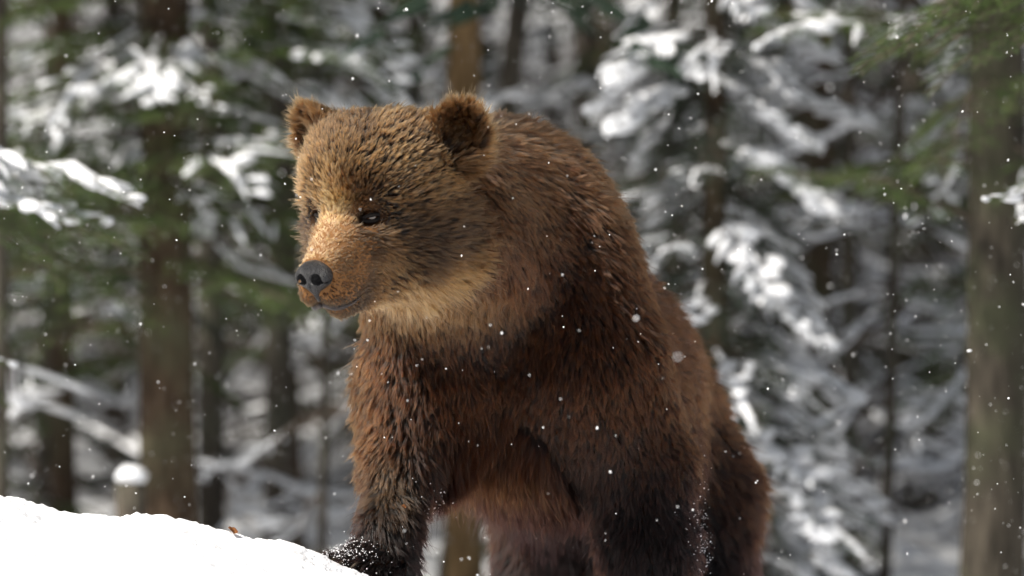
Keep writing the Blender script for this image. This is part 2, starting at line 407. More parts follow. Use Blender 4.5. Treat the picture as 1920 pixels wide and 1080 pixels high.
# spruce off to the right whose fresh green tips hang in
b0 = at_px(2160, 2.0); t = empty('spruce_tree', b0, 'spruce whose bare bright green boughs hang in beside the thick trunk', 'tree')
tm, ctr, rad = trunk_mesh(7.0, .07, seed=15); link('trunk', tm, t)
zb = lambda py: float(P(0, py, 2.0)[2]) - b0[2]
for py, az, L_, pr, pi_ in ((-20, 3.05, .74, 0, -.02), (-70, 3.3, .78, 1, -.06), (-10, 2.75, .62, 2, -.08), (-60, 2.9, .6, 1, -.1), (40, 3.5, .5, 0, .0), (-150, 1.5, .8, 1, 0), (-120, .3, .8, 2, 0)):
    attach(t, BOUGH_BARE[pr], ctr(zb(py)), az, pi_, L_)
for py, az, L_, pr in ((330, 3.1, .40, 1), (380, 3.4, .36, 0), (360, 2.7, .36, 2)):
    attach(t, BOUGH_FINE[pr], ctr(zb(py)), az, .05, L_)
link('crown', CROWNS[2], t)

# other young spruces standing deeper in the wood
YOUNG = [(120, 9.0, .8, .60, 'dusky young spruce behind the brown trunk on the left'), (545, 12.0, .95, .8, 'dark young spruce between the brown trunk and the bear'),
         (720, 15.0, 1.0, .8, 'grey-green young spruce behind the bear beside the ochre trunk'), (1040, 17.0, 1.0, .8, 'young spruce seen over the shoulder hump of the bear'),
         (1260, 10.5, .8, .6, 'dark spruce close behind the snowiest spruce'), (1500, 14.0, .8, .7, 'slender spruce behind the snowiest spruce, further into the wood'), (1680, 17.0, .9, .8, 'thin spruce among dead branches near the thick mossy trunk'),
         (1990, 9.0, .9, .8, 'spruce standing behind the thick mossy trunk'), (-120, 12.0, 1.0, .8, 'deep green spruce behind the laden bough'), (400, 16.0, 1.0, .9, 'far spruce just right of the brown trunk')]
for i, (px, y, R0, z0, lb) in enumerate(YOUNG):
    spruce(px, y, 4.6, .05, R0, .15, z0 if i % 2 else .25, 4.5, 52, [BOUGH_DARK[4], BOUGH_DARK[1], BOUGH_MID[2], BOUGH_MID[3], BOUGH_MID[1]], lb, 40 + i, 'young spruces deeper in the wood')

# bare-stemmed trees with dead, snow-dusted side branches
def pole(px, y, r, label, seed, mat=BARK_GREY, lean=(0, 0), nb=12, group='bare stems in the wood', L_=(.4, 1.1), zr=(.1, 2.6), crown=True, side=None):
    rs = np.random.default_rng(seed); t = empty('pine_tree', at_px(px, y), label, 'tree', group)
    tm, ctr, rad = trunk_mesh(12.5, r, lean, 12, seed=seed, mat=mat); link('trunk', tm, t)
    for i in range(nb):
        z = rs.uniform(*zr); a = rs.random() * 6.28 if side is None else side + rs.normal(0, .5) + (math.pi if rs.random() < .25 else 0)
        attach(t, BRANCH[rs.integers(len(BRANCH))], ctr(z), a, rs.normal(-.08, .22), rs.uniform(*L_), 0, ('branch', 'snow'))
    if crown: link('crown', CROWNS[seed % 3], t).location = (0, 0, 1.7)
    return t
POLES = [(870, 9.0, .066, BARK_YEL, (0, 0), 'straight ochre-barked trunk rising behind the head of the bear', 6, None),
         (835, 9.6, .046, BARK_GREY, (.12, 0), 'leaning dark trunk next to the ochre trunk', 5, None),
         (95, 12.0, .056, BARK_GREY, (.01, 0), 'dark grey trunk left of the brown trunk, rising from bright snow', 12, None),
         (-2, 6.5, .030, BARK_GREY, (0, 0), 'thin blackish stem under the laden bough', 4, None),
         (395, 9.5, .050, BARK_GREY, (0, 0), 'dark trunk tight behind the brown trunk', 8, None),
         (520, 11.0, .058, BARK_GREY, (0, 0), 'dark stem right of the brown trunk, rising from bright snow', 12, 0.0),
         (600, 8.0, .016, BARK_GREY, (.02, 0), 'thin sapling with snowy twigs beside the forearm of the bear', 18, None),
         (778, 16.0, .05, BARK_GREY, (0, 0), 'far trunk just left of the ochre trunk', 10, None),
         (1530, 13.0, .066, BARK_SPRUCE, (0, 0), 'brown trunk behind the outer boughs of the snowiest spruce', 16, None),
         (1592, 10.5, .032, BARK_GREY, (0, 0), 'slim stem with long dead snowy branches between spruce and thick trunk', 28, 0.2),
         (1722, 15.0, .07, BARK_GREY, (0, 0), 'dark trunk in the tangle left of the thick mossy trunk', 28, None),
         (1655, 8.5, .022, BARK_GREY, (.03, 0), 'thin grey stem carrying arching snowy branches by the thick trunk', 26, 3.0),
         (1440, 18.0, .07, BARK_GREY, (0, 0), 'far trunk showing through the right side of the snowiest spruce', 12, None),
         (1100, 14.0, .05, BARK_GREY, (0, 0), 'far trunk left of the snowiest spruce', 16, None),
         (215, 17.0, .06, BARK_GREY, (0, 0), 'far stem between the dark grey and the brown trunk', 12, None),
         (665, 19.0, .06, BARK_GREY, (0, 0), 'far stem left of the face of the bear', 14, None),
         (1900, 11.0, .05, BARK_GREY, (0, 0), 'stem half hidden by the thick mossy trunk', 12, 3.0)]
for i, (px, y, r, mt, ln, lb, nb, sd) in enumerate(POLES):
    pole(px, y, r, lb, 500 + i, mt, ln, nb, side=sd)
# the wood behind: stems one can still tell apart, and unseen tall spruces added on the left to shade it
rs = np.random.default_rng(77)
FAR_L = ('far grey stem on the wooded slope behind the clearing', 'far brown stem on the wooded slope behind the clearing')
for i in range(54):
    y = rs.uniform(19, 52); pole(rs.uniform(-250, 2170), y, rs.uniform(.05, .12), FAR_L[i % 2], 600 + i, (BARK_GREY, BARK_SPRUCE)[i % 2], (rs.normal(0, .02), 0), 7, 'far stems on the slope', (.7, 1.8), (.1, 4.5))
for i in range(26):
    y = rs.uniform(12, 42); pole(rs.uniform(-1500, -350) if i % 2 else rs.uniform(2250, 3400), y, rs.uniform(.05, .12), FAR_L[i % 2], 660 + i, (BARK_GREY, BARK_SPRUCE)[i % 2], (rs.normal(0, .02), 0), 5, 'far stems on the slope', (.7, 1.8), (.1, 4.5))
OUT_L = 'unseen tall spruce added left of the clearing to shade the wood'
for i in range(18):
    x = rs.uniform(-13, -3.2); y = rs.uniform(4.5, 26)
    if x > -.12 * (y + 11.7) - .9: x -= 2.2
    t = empty('spruce_tree', (x, y, gz(x, y)), OUT_L, 'tree', 'unseen shade spruces added left of the clearing')
    tm, ctr, rad = trunk_mesh(11, .1, seed=700 + i); link('trunk', tm, t); link('crown', CROWNS[i % 3], t)

# snowy thicket: twigs nobody could count
th = MB(); rs = np.random.default_rng(5); VV = []; FF = []; MM = []; nn = 0
for i in range(7600):
    y = 13 + 36 * rs.random() ** 1.3; half = (y + D) * .17; x = rs.uniform(-half, half); z = gz(0, y) * 0 + rs.uniform(-.05, .07 * (y + D) - .3) + float(np.interp(y, _BY, _BZ)) * .6
    L_ = rs.uniform(.35, 1.3); a = rs.random() * 6.28; pit = rs.normal(0, .35); dr = np.array([math.cos(a) * math.cos(pit), math.sin(a) * math.cos(pit), math.sin(pit)])
    sg = rs.uniform(-.3, .15); tt = np.linspace(0, 1, 6); bend = norm(np.cross(dr, [0, 0, 1])) * rs.normal(0, .12)
    pts = np.array([x, y, z]) + L_ * (tt[:, None] * dr + (tt ** 2)[:, None] * (np.array([0, 0, sg]) + bend)); w = rs.uniform(.006, .016); sw = w * rs.uniform(.5, 1.5)
    up = np.array([0, 0, 1.0]); sd = norm(np.cross(dr, up)); tp = (1 - .6 * tt)[:, None]
    ring = np.stack([pts + sd * w * tp, pts + up * sw * tp * 1.3, pts - sd * w * tp, pts - up * w * tp], 1).reshape(-1, 3)
    VV.append(ring); q = np.arange(5)[:, None] * 4
    for j in range(4):
        k = (j + 1) % 4; FF.append(np.concatenate([q + j, q + k, q + k + 4, q + j + 4], 1) + nn); MM.append(np.full(5, 1 if j < 2 and i % 5 < 2 else 0))
    nn += 24
link('snowy_thicket', mesh('snowy_thicket', np.concatenate(VV), np.concatenate(FF), [TWIG, BSNOW], np.concatenate(MM)), None,
     'tangle of grey snow-dusted twigs filling the wood behind', 'thicket', None, 'stuff')

# stump with a snow cap
sx_, sy_, sz_ = at_px(246, 6.4)
st = empty('tree_stump', (sx_, sy_, sz_), 'dark broken stump with a round snow cap left of the brown trunk', 'stump')
zt = float(P(0, 905, 6.4)[2]) - sz_
V, F = tube([(0, 0, -.2), (0, 0, -.02), (.003, 0, zt * .5), (0, .004, zt)], [.062, .056, .05, .052], 14); V += rng.normal(0, .003, V.shape); link('wood', mesh('wood', V, F, BARK_GREY), st)
V, F = ico(3); V = V * np.array([.052, .052, .034]) * (1 + .25 * (vnoise(V, 2.5, 3) - .5))[:, None] + np.array([0, 0, zt + .022]); link('snow', mesh('stump_snow', V, F, BSNOW), st)
# ------------------------------------------------------------------ the bear
def rotm(y, p):
    cy, sy, cp, sp = math.cos(y), math.sin(y), math.cos(p), math.sin(p)
    B = np.diag([1.0, -1.0, 1.0])
    rx = np.array([[1, 0, 0], [0, cp, -sp], [0, sp, cp]]); rz = np.array([[cy, sy, 0], [-sy, cy, 0], [0, 0, 1]])
    return rz @ rx @ B
HR = rotm(math.radians(32), math.radians(18))         # head local (x = bear's left, y = forward, z = up) -> world
HO = P(712, 397, -0.42)
def H(x, y, z): return HO + HR @ np.array([x, y, z], float)
def to_head(p): return (p - HO) @ HR

def ear_frame(sx):
    # axis a = outwards-up along the ear, n = the way the cup faces, b = across
    a = norm(np.array([sx * 0.5, -0.12, 0.86])); n = norm(np.array([sx * 0.42, 0.9, 0.05])); n = norm(n - a * (a @ n)); b = np.cross(a, n)
    return np.stack([HR @ b, HR @ n, HR @ a], 1)
EAR_F = {sx: ear_frame(sx) for sx in (-1, 1)}
EAR_C = {sx: H(sx * 0.166, -0.076, 0.134) for sx in (-1, 1)}

PR = []      # (op, fn, k, label)
def E_(c, r, k, lab, R=None, op='u'): PR.append((op, lambda p, c=c, r=r, R=R: sd_ell(p, c, r, R), k, lab))
def C_(a, ra, b, rb, k, lab): PR.append(('u', lambda p: sd_cone(p, a, ra, b, rb), k, lab))
TORSO, NECK, LEG, PAW, HEAD, EAR = range(6)
# torso
E_(P(945, 578, .24), (.275, .33, .295), .06, TORSO)
E_(P(925, 430, .20), (.195, .30, .195), .10, TORSO)
E_(P(1078, 615, .04), (.142, .20, .265), .09, TORSO)
E_(P(795, 690, -.03), (.118, .16, .23), .06, TORSO)
E_(P(1095, 740, .72), (.250, .52, .26), .16, TORSO)
C_(P(930, 430, .30), .17, P(1145, 780, 1.05), .21, .10, TORSO)
E_(P(1165, 955, 1.15), (.270, .36, .372), .10, TORSO)
C_(P(1165, 860, 1.48), .05, P(1168, 930, 1.58), .03, .04, TORSO)
E_(P(1040, 775, .28), (.160, .36, .17), .14, TORSO)
# chest and neck
E_(P(890, 668, .02), (.13, .15, .168), .08, TORSO)
C_(P(925, 430, .12), .19, P(795, 395, -.26), .160, .15, NECK)
E_(P(850, 465, -.12), (.145, .24, .130), .13, NECK)
# forelegs
C_(P(1112, 700, -.02), .150, P(1195, 880, .02), .105, .08, LEG)
C_(P(1195, 880, .02), .108, P(1215, 1030, -.02), .088, .04, LEG)
C_(P(1215, 1030, -.02), .088, P(1218, 1150, -.03), .078, .04, LEG)
C_(P(782, 740, -.02), .112, P(752, 880, -.12), .068, .07, LEG)
C_(P(752, 880, -.12), .068, P(732, 985, -.20), .048, .04, LEG)
C_(P(732, 985, -.20), .048, P(726, 1055, -.21), .054, .04, LEG)
# hind legs
C_(P(1065, 900, 1.05), .15, P(1035, 1090, 1.0), .095, .07, LEG)
C_(P(1035, 1090, 1.0), .095, P(1050, 1260, 1.12), .07, .04, LEG)
C_(P(1285, 950, 1.05), .16, P(1295, 1110, .98), .10, .07, LEG)
C_(P(1295, 1110, .98), .10, P(1310, 1265, 1.12), .07, .04, LEG)
# paws: sole + toes
def paw(heel, fwd, L, k=.03):
    fwd = norm(np.array(fwd, float)); side = norm(np.cross(fwd, [0, 0, 1.0]))
    R = np.stack([side, fwd, np.cross(side, fwd)], 1)
    E_(heel + fwd * L * .42 + np.array([0, 0, .018]), (.072, L * .55, .045), k, PAW, R)
    toes = []
    for i in range(5):
        t = (i - 2) / 2
        c = heel + fwd * L * (.98 - .16 * t * t) + side * t * .062 + np.array([0, 0, .004])
        E_(c, (.021, .034, .024), .014, PAW, R)
        toes.append((c, fwd, side * t))
    return toes
FP = paw(P(733, 1082, -.20), (-.80, -.58, .16), .115)
NP_ = paw(P(1218, 1180, -.02), (-.25, -.96, 0), .15)
HP1 = paw(P(1050, 1282, 1.13), (-.3, -.95, 0), .2)
HP2 = paw(P(1310, 1285, 1.13), (-.3, -.95, 0), .2)
HEAD0 = len(PR)
# head
def HE(c, r, k, lab=HEAD, op='u', tilt=0):
    ct, st = math.cos(tilt), math.sin(tilt)
    Rl = np.array([[1, 0, 0], [0, ct, -st], [0, st, ct]])
    E_(H(*c), r, k, lab, HR @ Rl, op)
HE((0, -.020, .062), (.132, .155, .126), .05)
HE((0, .045, .080), (.108, .088, .080), .05)
for sx in (-1, 1): HE((sx * .066, -.03, .115), (.074, .09, .070), .04)
for sx in (-1, 1):
    HE((sx * .074, -.020, -.045), (.080, .125, .096), .05)
    HE((sx * .046, .060, .058), (.045, .050, .034), .03)          # brow
    HE((sx * .052, .085, -.015), (.045, .06, .048), .04)          # cheek bone below the eye
HE((0, .095, -.03), (.070, .12, .068), .045)
C_(H(0, .085, -.020), .066, H(0, .222, -.055), .045, .035, HEAD)
HE((0, .213, -.063), (.051, .054, .050), .02)                     # muzzle end
HE((.027, .196, -.091), (.032, .072, .034), .02); HE((-.027, .196, -.091), (.032, .072, .034), .02)   # upper lips
C_(H(0, .05, -.094), .064, H(0, .190, -.128), .028, .025, HEAD)   # lower jaw
HE((0, -.05, -.095), (.10, .11, .07), .05)
for sx in (-1, 1):
    HE((sx * .059, .128, .026), (.024, .020, .015), .016, HEAD, 's')    # eye socket
    E_(EAR_C[sx] + EAR_F[sx] @ np.array([0, -.004, -.026]), (.066, .036, .060), .045, EAR, EAR_F[sx]); E_(EAR_C[sx], (.052, .026, .064), .024, EAR, EAR_F[sx])
    E_(EAR_C[sx] + EAR_F[sx] @ np.array([0, .030, .008]), (.042, .030, .046), .014, EAR, EAR_F[sx], 's')
HE((0, .262, -.052), (.030, .03, .024), .012, HEAD, 's')          # seat of the nose pad

def bear_sdf(p, labels=False):
    p = np.asarray(p, np.float64); d = None; best = None; lab = None
    nearh = np.sum((p - HO) ** 2, 1) < .46 ** 2; part = not nearh.all()
    for i_, (op, fn, k, lb) in enumerate(PR):
        if i_ >= HEAD0 and part:
            if not nearh.any(): break
            v = np.full(len(p), 9.0); v[nearh] = fn(p[nearh])
        else: v = fn(p)
        if d is None: d = v; best = v.copy(); lab = np.full(len(p), lb, np.int8); continue
        if op == 'u':
            if labels: m = v < best; best = np.where(m, v, best); lab[m] = lb
            d = smin(d, v, k)
        else: d = smax(d, -v, k)
    return (d, lab) if labels else d

BV, BQ = surface_nets(bear_sdf, (-.55, -.95, -.30), (.75, 1.75, 1.16), .0095)
skin, nt, b = material('bear_skin'); b.inputs['Base Color'].default_value = (.022, .012, .007, 1); b.inputs['Roughness'].default_value = .8
skin.node_tree.nodes['Principled BSDF'].inputs['Specular IOR Level'].default_value = .1
GZ = 0.0
bear = empty('brown_bear', (0.2, .35, GZ), 'large wet brown bear stepping one forepaw up onto the snow bank', 'bear')
def bear_part(name, data, parent=None, **kw):
    o = link(name, data, parent or bear, **kw)
    o.matrix_parent_inverse = (Matrix.Translation(bear.location)).inverted()
    return o
body_me = mesh('body', BV, BQ, skin)
_q = to_head(BV); _mz = sstep(.11, .16, _q[:, 1]) * (_q[:, 2] > -.2)
_c = np.ones((len(BV), 4), np.float32); _c[:, :3] = np.array([.016, .007, .003]) + _mz[:, None] * np.array([.16, .080, .032])
_at = body_me.attributes.new('skin_tone', 'FLOAT_COLOR', 'POINT'); _at.data.foreach_set('color', _c.ravel())
_an = skin.node_tree.nodes.new('ShaderNodeAttribute'); _an.attribute_name = 'skin_tone'
skin.node_tree.links.new(_an.outputs['Color'], skin.node_tree.nodes['Principled BSDF'].inputs['Base Color'])
body = bear_part('body', body_me)

# ---- fur
def furmat():
    m = bpy.data.materials.new('bear_fur'); m.use_nodes = True; nt = m.node_tree; N = nt.nodes; L = nt.links
    N.clear(); out = N.new('ShaderNodeOutputMaterial')
    h = N.new('ShaderNodeBsdfHairPrincipled'); h.parametrization = 'COLOR'
    at = N.new('ShaderNodeAttribute'); at.attribute_name = 'fur_color'
    L.new(at.outputs['Color'], h.inputs['Color'])
    h.inputs['Roughness'].default_value = .36; h.inputs['Radial Roughness'].default_value = .5
    h.inputs['IOR'].default_value = 1.42; h.inputs['Random Roughness'].default_value = .2
    L.new(h.outputs[0], out.inputs['Surface']); return m
FUR = furmat()
tri = np.concatenate([BQ[:, [0, 1, 2]], BQ[:, [0, 2, 3]]])
A_, B_, C2 = BV[tri[:, 0]], BV[tri[:, 1]], BV[tri[:, 2]]
t_area = 0.5 * np.linalg.norm(np.cross(B_ - A_, C2 - A_), axis=1)
t_cent = (A_ + B_ + C2) / 3
_, t_lab = bear_sdf(t_cent, True)
NOSE_C = np.array([0, .262, -.052]); EYES = [np.array([sx * .059, .121, .026]) for sx in (-1, 1)]

def scatter(sel, spacing):
    """blue-noise-like points on the chosen triangles"""
    ids = np.nonzero(sel)[0]; ar = t_area[ids]; n = int(ar.sum() / spacing ** 2 * 4)
    t = rng.choice(ids, n, p=ar / ar.sum()); u, v = rng.random(n), rng.random(n); f = u + v > 1; u[f], v[f] = 1 - u[f], 1 - v[f]
    p = A_[t] + u[:, None] * (B_[t] - A_[t]) + v[:, None] * (C2[t] - A_[t])
    key = np.floor((p + 5) / spacing).astype(np.int64); key = key[:, 0] * 10 ** 8 + key[:, 1] * 10 ** 4 + key[:, 2]
    _, k = np.unique(key, return_index=True)
    return p[k], t_lab[t[k]]

BACK = norm(np.array([.30, .85, -.35])); DOWN = np.array([0, 0, -1.0])
def look(p, lab):
    """per root: flow direction, length, lift, root colour, tip colour, clump tightness"""
    n = len(p); q = to_head(p)
    head = np.isin(lab, (HEAD, EAR)); ear = lab == EAR
    hx, hy, hz = q[:, 0], q[:, 1], q[:, 2]
    # how much of the head's own look applies (fades into the neck behind the cheeks)
    hm = np.where(head, 1.0, 0.0)
    n1 = vnoise(p, 9, 1); n2 = vnoise(p, 22, 2); n3 = vnoise(p, 60, 3); n4 = vnoise(p, 4, 5)
    leg_belly = sstep(.52, .28, p[:, 2]) * (p[:, 1] < .6) + sstep(.48, .12, p[:, 2]) * (p[:, 1] >= .6)
    # flow
    hf = norm(q - np.array([0, .30, -.03])) + np.stack([np.sign(hx) * .12, 0 * hx, -.10 * (hz < .02)], -1)
    hf = hf @ HR.T
    front = sstep(.25, -.15, p[:, 1])
    bf = BACK * (1 - .75 * front)[:, None] + DOWN * (.55 + .5 * front)[:, None]
    neck = np.exp(-np.sum((p - P(840, 420, -.1)) ** 2, 1) / .22 ** 2)
    bf = bf * (1 - neck[:, None]) + neck[:, None] * norm(np.array([.75, .45, -.62]))
    fl = np.where(head[:, None], hf, bf)
    # legs: straight down
    isleg = np.isin(lab, (LEG,))
    fl[isleg] = fl[isleg] * .25 + DOWN * .9 + np.array([.05, .25, 0])
    ip = lab == PAW; fl[ip] = np.array([-.6, -.6, -.3])
    for sx in (-1, 1):
        m = ear & (np.sign(hx) == sx); loc = (p[m] - EAR_C[sx]) @ EAR_F[sx]
        fl[m] = norm(loc * np.array([.7, .25, .8]) + np.array([0, 0, .055])) @ EAR_F[sx].T
    w = np.stack([n2 - .5, vnoise(p, 22, 7) - .5, vnoise(p, 22, 8) - .5], -1)
    fl = norm(fl) + w * .8
    # length
    ln = np.full(n, .036) + .010 * (n1 - .5)
    ln = np.where(isleg, .036, ln); ln = np.where(ip, .026, ln)
    back_rim = sstep(.5, .8, p[:, 1]); ln = ln + .012 * back_rim
    dn = np.linalg.norm(q - NOSE_C, axis=1)
    hl = .009 + .021 * sstep(.09, .22, dn) + .008 * sstep(.17, .30, dn) * sstep(.10, -.06, hz)
    hl = hl * (1 - .25 * sstep(.03, .09, hz))
    throat = sstep(-.085, -.13, hz) * sstep(.08, -.01, hy)
    hl = hl + .018 * throat
    de = np.minimum(*[np.linalg.norm(q - e, axis=1) for e in EYES])
    hl = hl * (.28 + .72 * sstep(.022, .055, de))
    ln = np.where(head, hl, ln); ln = np.where(ear, .032, ln)
    # lift
    lift = np.full(n, .42) + .25 * (n1 - .5)
    lift = np.where(head, .16 + .62 * sstep(.10, .22, dn), lift); lift = np.where(ear, .55, lift)
    # colours: dark root, deepened to paint shade between tufts; sun-bleached tip
    root = np.tile(np.array([.0026, .0010, .0004]), (n, 1)); tip = np.tile(np.array([.062, .0185, .0048]), (n, 1))
    tip = tip * (.55 + .65 * n1 + .35 * n4)[:, None]
    grey = norm(np.array([1, .62, .32]))
    # paler tips high on neck and upper shoulders
    mant = sstep(.74, 1.0, p[:, 2]) * sstep(.9, .1, p[:, 1])
    tip = tip + (mant * (.02 + .12 * n2))[:, None] * np.array([1, .52, .22])
    # chest: warm mid brown; lower legs very dark; belly shade painted in against snow bounce
    tip = tip * (1 - .80 * leg_belly[:, None]); root = root * (1 - .65 * leg_belly[:, None])
    # golden outer fringe of far shoulder: sunlight painted into the tips
    fr = sstep(-.22, -.32, p[:, 0]) * sstep(.30, .45, p[:, 2]) * ~head
    tip = tip + (fr * .04)[:, None] * np.array([1, .45, .14])
    # throat ruff on the neck under the cheeks
    ruff = np.exp(-np.sum(((p - P(820, 572, -.27)) / np.array([.13, .2, .045])) ** 2, 1)) * ~head
    tip = tip + (ruff * .11)[:, None] * np.array([1, .58, .22]); root = root + (ruff * .04)[:, None] * np.array([1, .54, .2])
    # forearm pale patch
    pt = np.exp(-np.sum(((p - P(735, 905, -.2)) / np.array([.03, .09, .06])) ** 2, 1)); tip = tip + (pt * .09)[:, None] * np.array([1, .6, .3])
    # head
    htip = np.tile(np.array([.300, .146, .050]), (n, 1)) * (.40 + .9 * n2)[:, None]; hroot = np.tile(np.array([.0036, .0014, .0006]), (n, 1))
    bridge = np.exp(-((hx + .006) / .032) ** 2) * sstep(.10, .15, hy) * sstep(-.08, -.02, hz)
    htip = htip + (bridge * .40)[:, None] * np.array([1, .62, .28]); hroot = hroot + (bridge * .10)[:, None] * np.array([1, .56, .22])
    muz = sstep(.11, .16, hy) * (1 - bridge)
    hroot = hroot + (muz * .03)[:, None] * np.array([1, .54, .22]); htip = htip * (1 - .68 * muz - .20 * muz * (n3 - .3))[:, None]
    eyed = np.exp(-(de / .036) ** 2); htip = htip * (1 - .80 * eyed)[:, None]; hroot = hroot * (1 - .75 * eyed)[:, None]
    nosed = np.exp(-(dn / .036) ** 2); htip = htip * (1 - .50 * nosed)[:, None]; hroot = hroot * (1 - .5 * nosed)[:, None]
    cheek = sstep(.05, .12, np.abs(hx)) * sstep(.07, -.01, hz) * (1 - throat); htip = htip * (1 - .78 * cheek)[:, None]
    under_eye_shade = np.exp(-((np.abs(hx) - .060) / .030) ** 2 - ((hy - .135) / .045) ** 2 - ((hz + .025) / .045) ** 2); htip = htip * (1 - .55 * under_eye_shade)[:, None]; hroot = hroot * (1 - .6 * under_eye_shade)[:, None]  # shading below the eyes and on the muzzle sides, painted into the fur
    chin = sstep(.05, .11, hy) * sstep(-.06, -.09, hz); htip = htip * (1 - .40 * chin)[:, None]
    crown = sstep(.09, .16, hz); htip = htip * (1 - .30 * crown)[:, None]
    jaw = throat; htip = htip + (jaw * .02)[:, None] * np.array([1, .58, .22]); hroot = hroot + (jaw * .03)[:, None] * np.array([1, .52, .18])
    lipd = sstep(-.085, -.10, hz) * sstep(.13, .18, hy); htip = htip * (1 - .45 * lipd)[:, None]; hroot = hroot * (1 - .4 * lipd)[:, None]
    # ears
    for sx in (-1, 1):
        m = ear & (np.sign(hx) == sx); loc = (p[m] - EAR_C[sx]) @ EAR_F[sx]
        rr = np.sqrt((loc[:, 0] / .062) ** 2 + (loc[:, 2] / .064) ** 2); inn = sstep(.95, .6, rr) * (loc[:, 1] > -.005)
        low = sstep(.0, -.05, loc[:, 2])
        htip[m] = (np.array([.210, .100, .034]) * (1 - .55 * np.maximum(inn, low * .8))[:, None]); hroot[m] = np.array([.012, .005, .002])
    mzf = (sstep(.19, .12, dn) * (1 - eyed))[:, None]; hroot = hroot * (1 - mzf) + mzf * htip * .50
    root = np.where(head[:, None], hroot, root); tip = np.where(head[:, None], htip, tip)
    cl = np.where(head, .95 - .6 * sstep(.18, .11, dn), .90 - .25 * (n4)); cl = np.where(ear, .55, cl)
    return norm(fl), ln, lift, root, tip, cl

def make_fur(name, sel, spacing, per, width, parent, K=6, cull=True):
    c, lab = scatter(sel, spacing)
    nrm = grad(bear_sdf, c, .003)
    q = to_head(c)
    keep = np.ones(len(c), bool)
    de = np.minimum(*[np.linalg.norm(q - e, axis=1) for e in EYES]); keep &= de > .0215
    keep &= ~((np.linalg.norm((q - NOSE_C) / np.array([.036, .03, .034]), axis=1) < 1.0))
    if cull:   # thinner coat where the back of the animal turns away
        away = nrm @ norm(c - np.array([0, -D, ZC])).T if False else np.sum(nrm * norm(c - np.array([0, -D, ZC])), 1)
        keep &= (away < .45) | (rng.random(len(c)) < .35)
    c, lab, nrm = c[keep], lab[keep], nrm[keep]
    fl, ln, lift, root, tip, cl = look(c, lab)
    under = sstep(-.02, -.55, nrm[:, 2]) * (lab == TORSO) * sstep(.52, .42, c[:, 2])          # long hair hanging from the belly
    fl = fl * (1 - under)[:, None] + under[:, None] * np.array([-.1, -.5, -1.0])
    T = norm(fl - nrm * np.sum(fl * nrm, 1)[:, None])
    lift = lift + 1.6 * under; ln = ln * (1 + .75 * under); tip = tip * (1 - (.15 + .6 * sstep(.3, .5, c[:, 1])) * under)[:, None]  # belly tips darkened: shade painted in against the bright snow below
    ln = ln * rng.uniform(.7, 1.3, len(c))
    ts = np.linspace(0, 1, K)
    # children
    M = len(c); idx = np.repeat(np.arange(M), per); n = len(idx)
    Bt = np.cross(nrm, T)
    r = spacing * .62 * np.sqrt(rng.random(n)); a = rng.random(n) * 2 * np.pi
    off = (np.cos(a) * r)[:, None] * T[idx] + (np.sin(a) * r)[:, None] * Bt[idx]
    cseed = rng.normal(0, .22, (M, 3)); hseed = rng.normal(0, .13, (n, 3))
    stray = rng.random(n) < .14; cl = cl * rng.uniform(.75, 1.0, len(cl))
    hl = ln[idx] * rng.uniform(.62, 1.08, n) * np.where(stray & (rng.random(n) < .45), 1.5, np.where(stray, 1.15, 1))
    clf = np.where(stray, .15, cl[idx] * rng.uniform(.75, 1.05, n))
    pos = np.zeros((n, K, 3)); own = c[idx] + off - nrm[idx] * .0015; cen = c.copy()
    pos[:, 0] = own
    for j in range(1, K):
        t = (ts[j] + ts[j - 1]) / 2
        up = lift * (1 - .55 * t)
        dc = norm(T + nrm * up[:, None] + cseed + DOWN * ((.22 + .5 * under) * t)[:, None]) * (ln / (K - 1))[:, None]
        cen = cen + dc
        do = norm(T[idx] + nrm[idx] * up[idx][:, None] + cseed[idx] + hseed * (.4 + t) + DOWN * (.22 * t)) * (hl / (K - 1))[:, None]
        own = own + do
        k = (clf * ts[j] ** .75)[:, None]
        tgt = c[idx] + (cen[idx] - c[idx]) * (hl / ln[idx])[:, None]
        pos[:, j] = own * (1 - k) + tgt * k
    g = np.clip((ts - .38) / .62, 0, 1)[None, :, None] ** 1.5
    jit = rng.uniform(.65, 1.40, (n, 1, 1)) * rng.uniform(.82, 1.2, (M, 1, 1))[idx]
    col = (root[idx][:, None] * (1 - g) + tip[idx][:, None] * g) * jit
    rad = width * .5 * np.array([1, 1, .95, .8, .55, .18])[None, :] * rng.uniform(.75, 1.2, (n, 1))
    rad = rad * np.clip(hl / .02, .55, 1)[:, None]
    cu = bpy.data.hair_curves.new(name); cu.add_curves([K] * n)
    cu.attributes['position'].data.foreach_set('vector', pos.astype(np.float32).ravel())
    ra = cu.attributes.get('radius') or cu.attributes.new('radius', 'FLOAT', 'POINT')
    ra.data.foreach_set('value', np.broadcast_to(rad, (n, K)).astype(np.float32).ravel())
    ca = cu.attributes.new('fur_color', 'FLOAT_COLOR', 'POINT')
    c4 = np.ones((n, K, 4), np.float32); c4[..., :3] = np.clip(col, .002, .9); ca.data.foreach_set('color', c4.ravel())
    cu.materials.append(FUR)
    o = bear_part(name, cu, parent, kind='stuff')
    print(name, n, 'hairs')
    return o

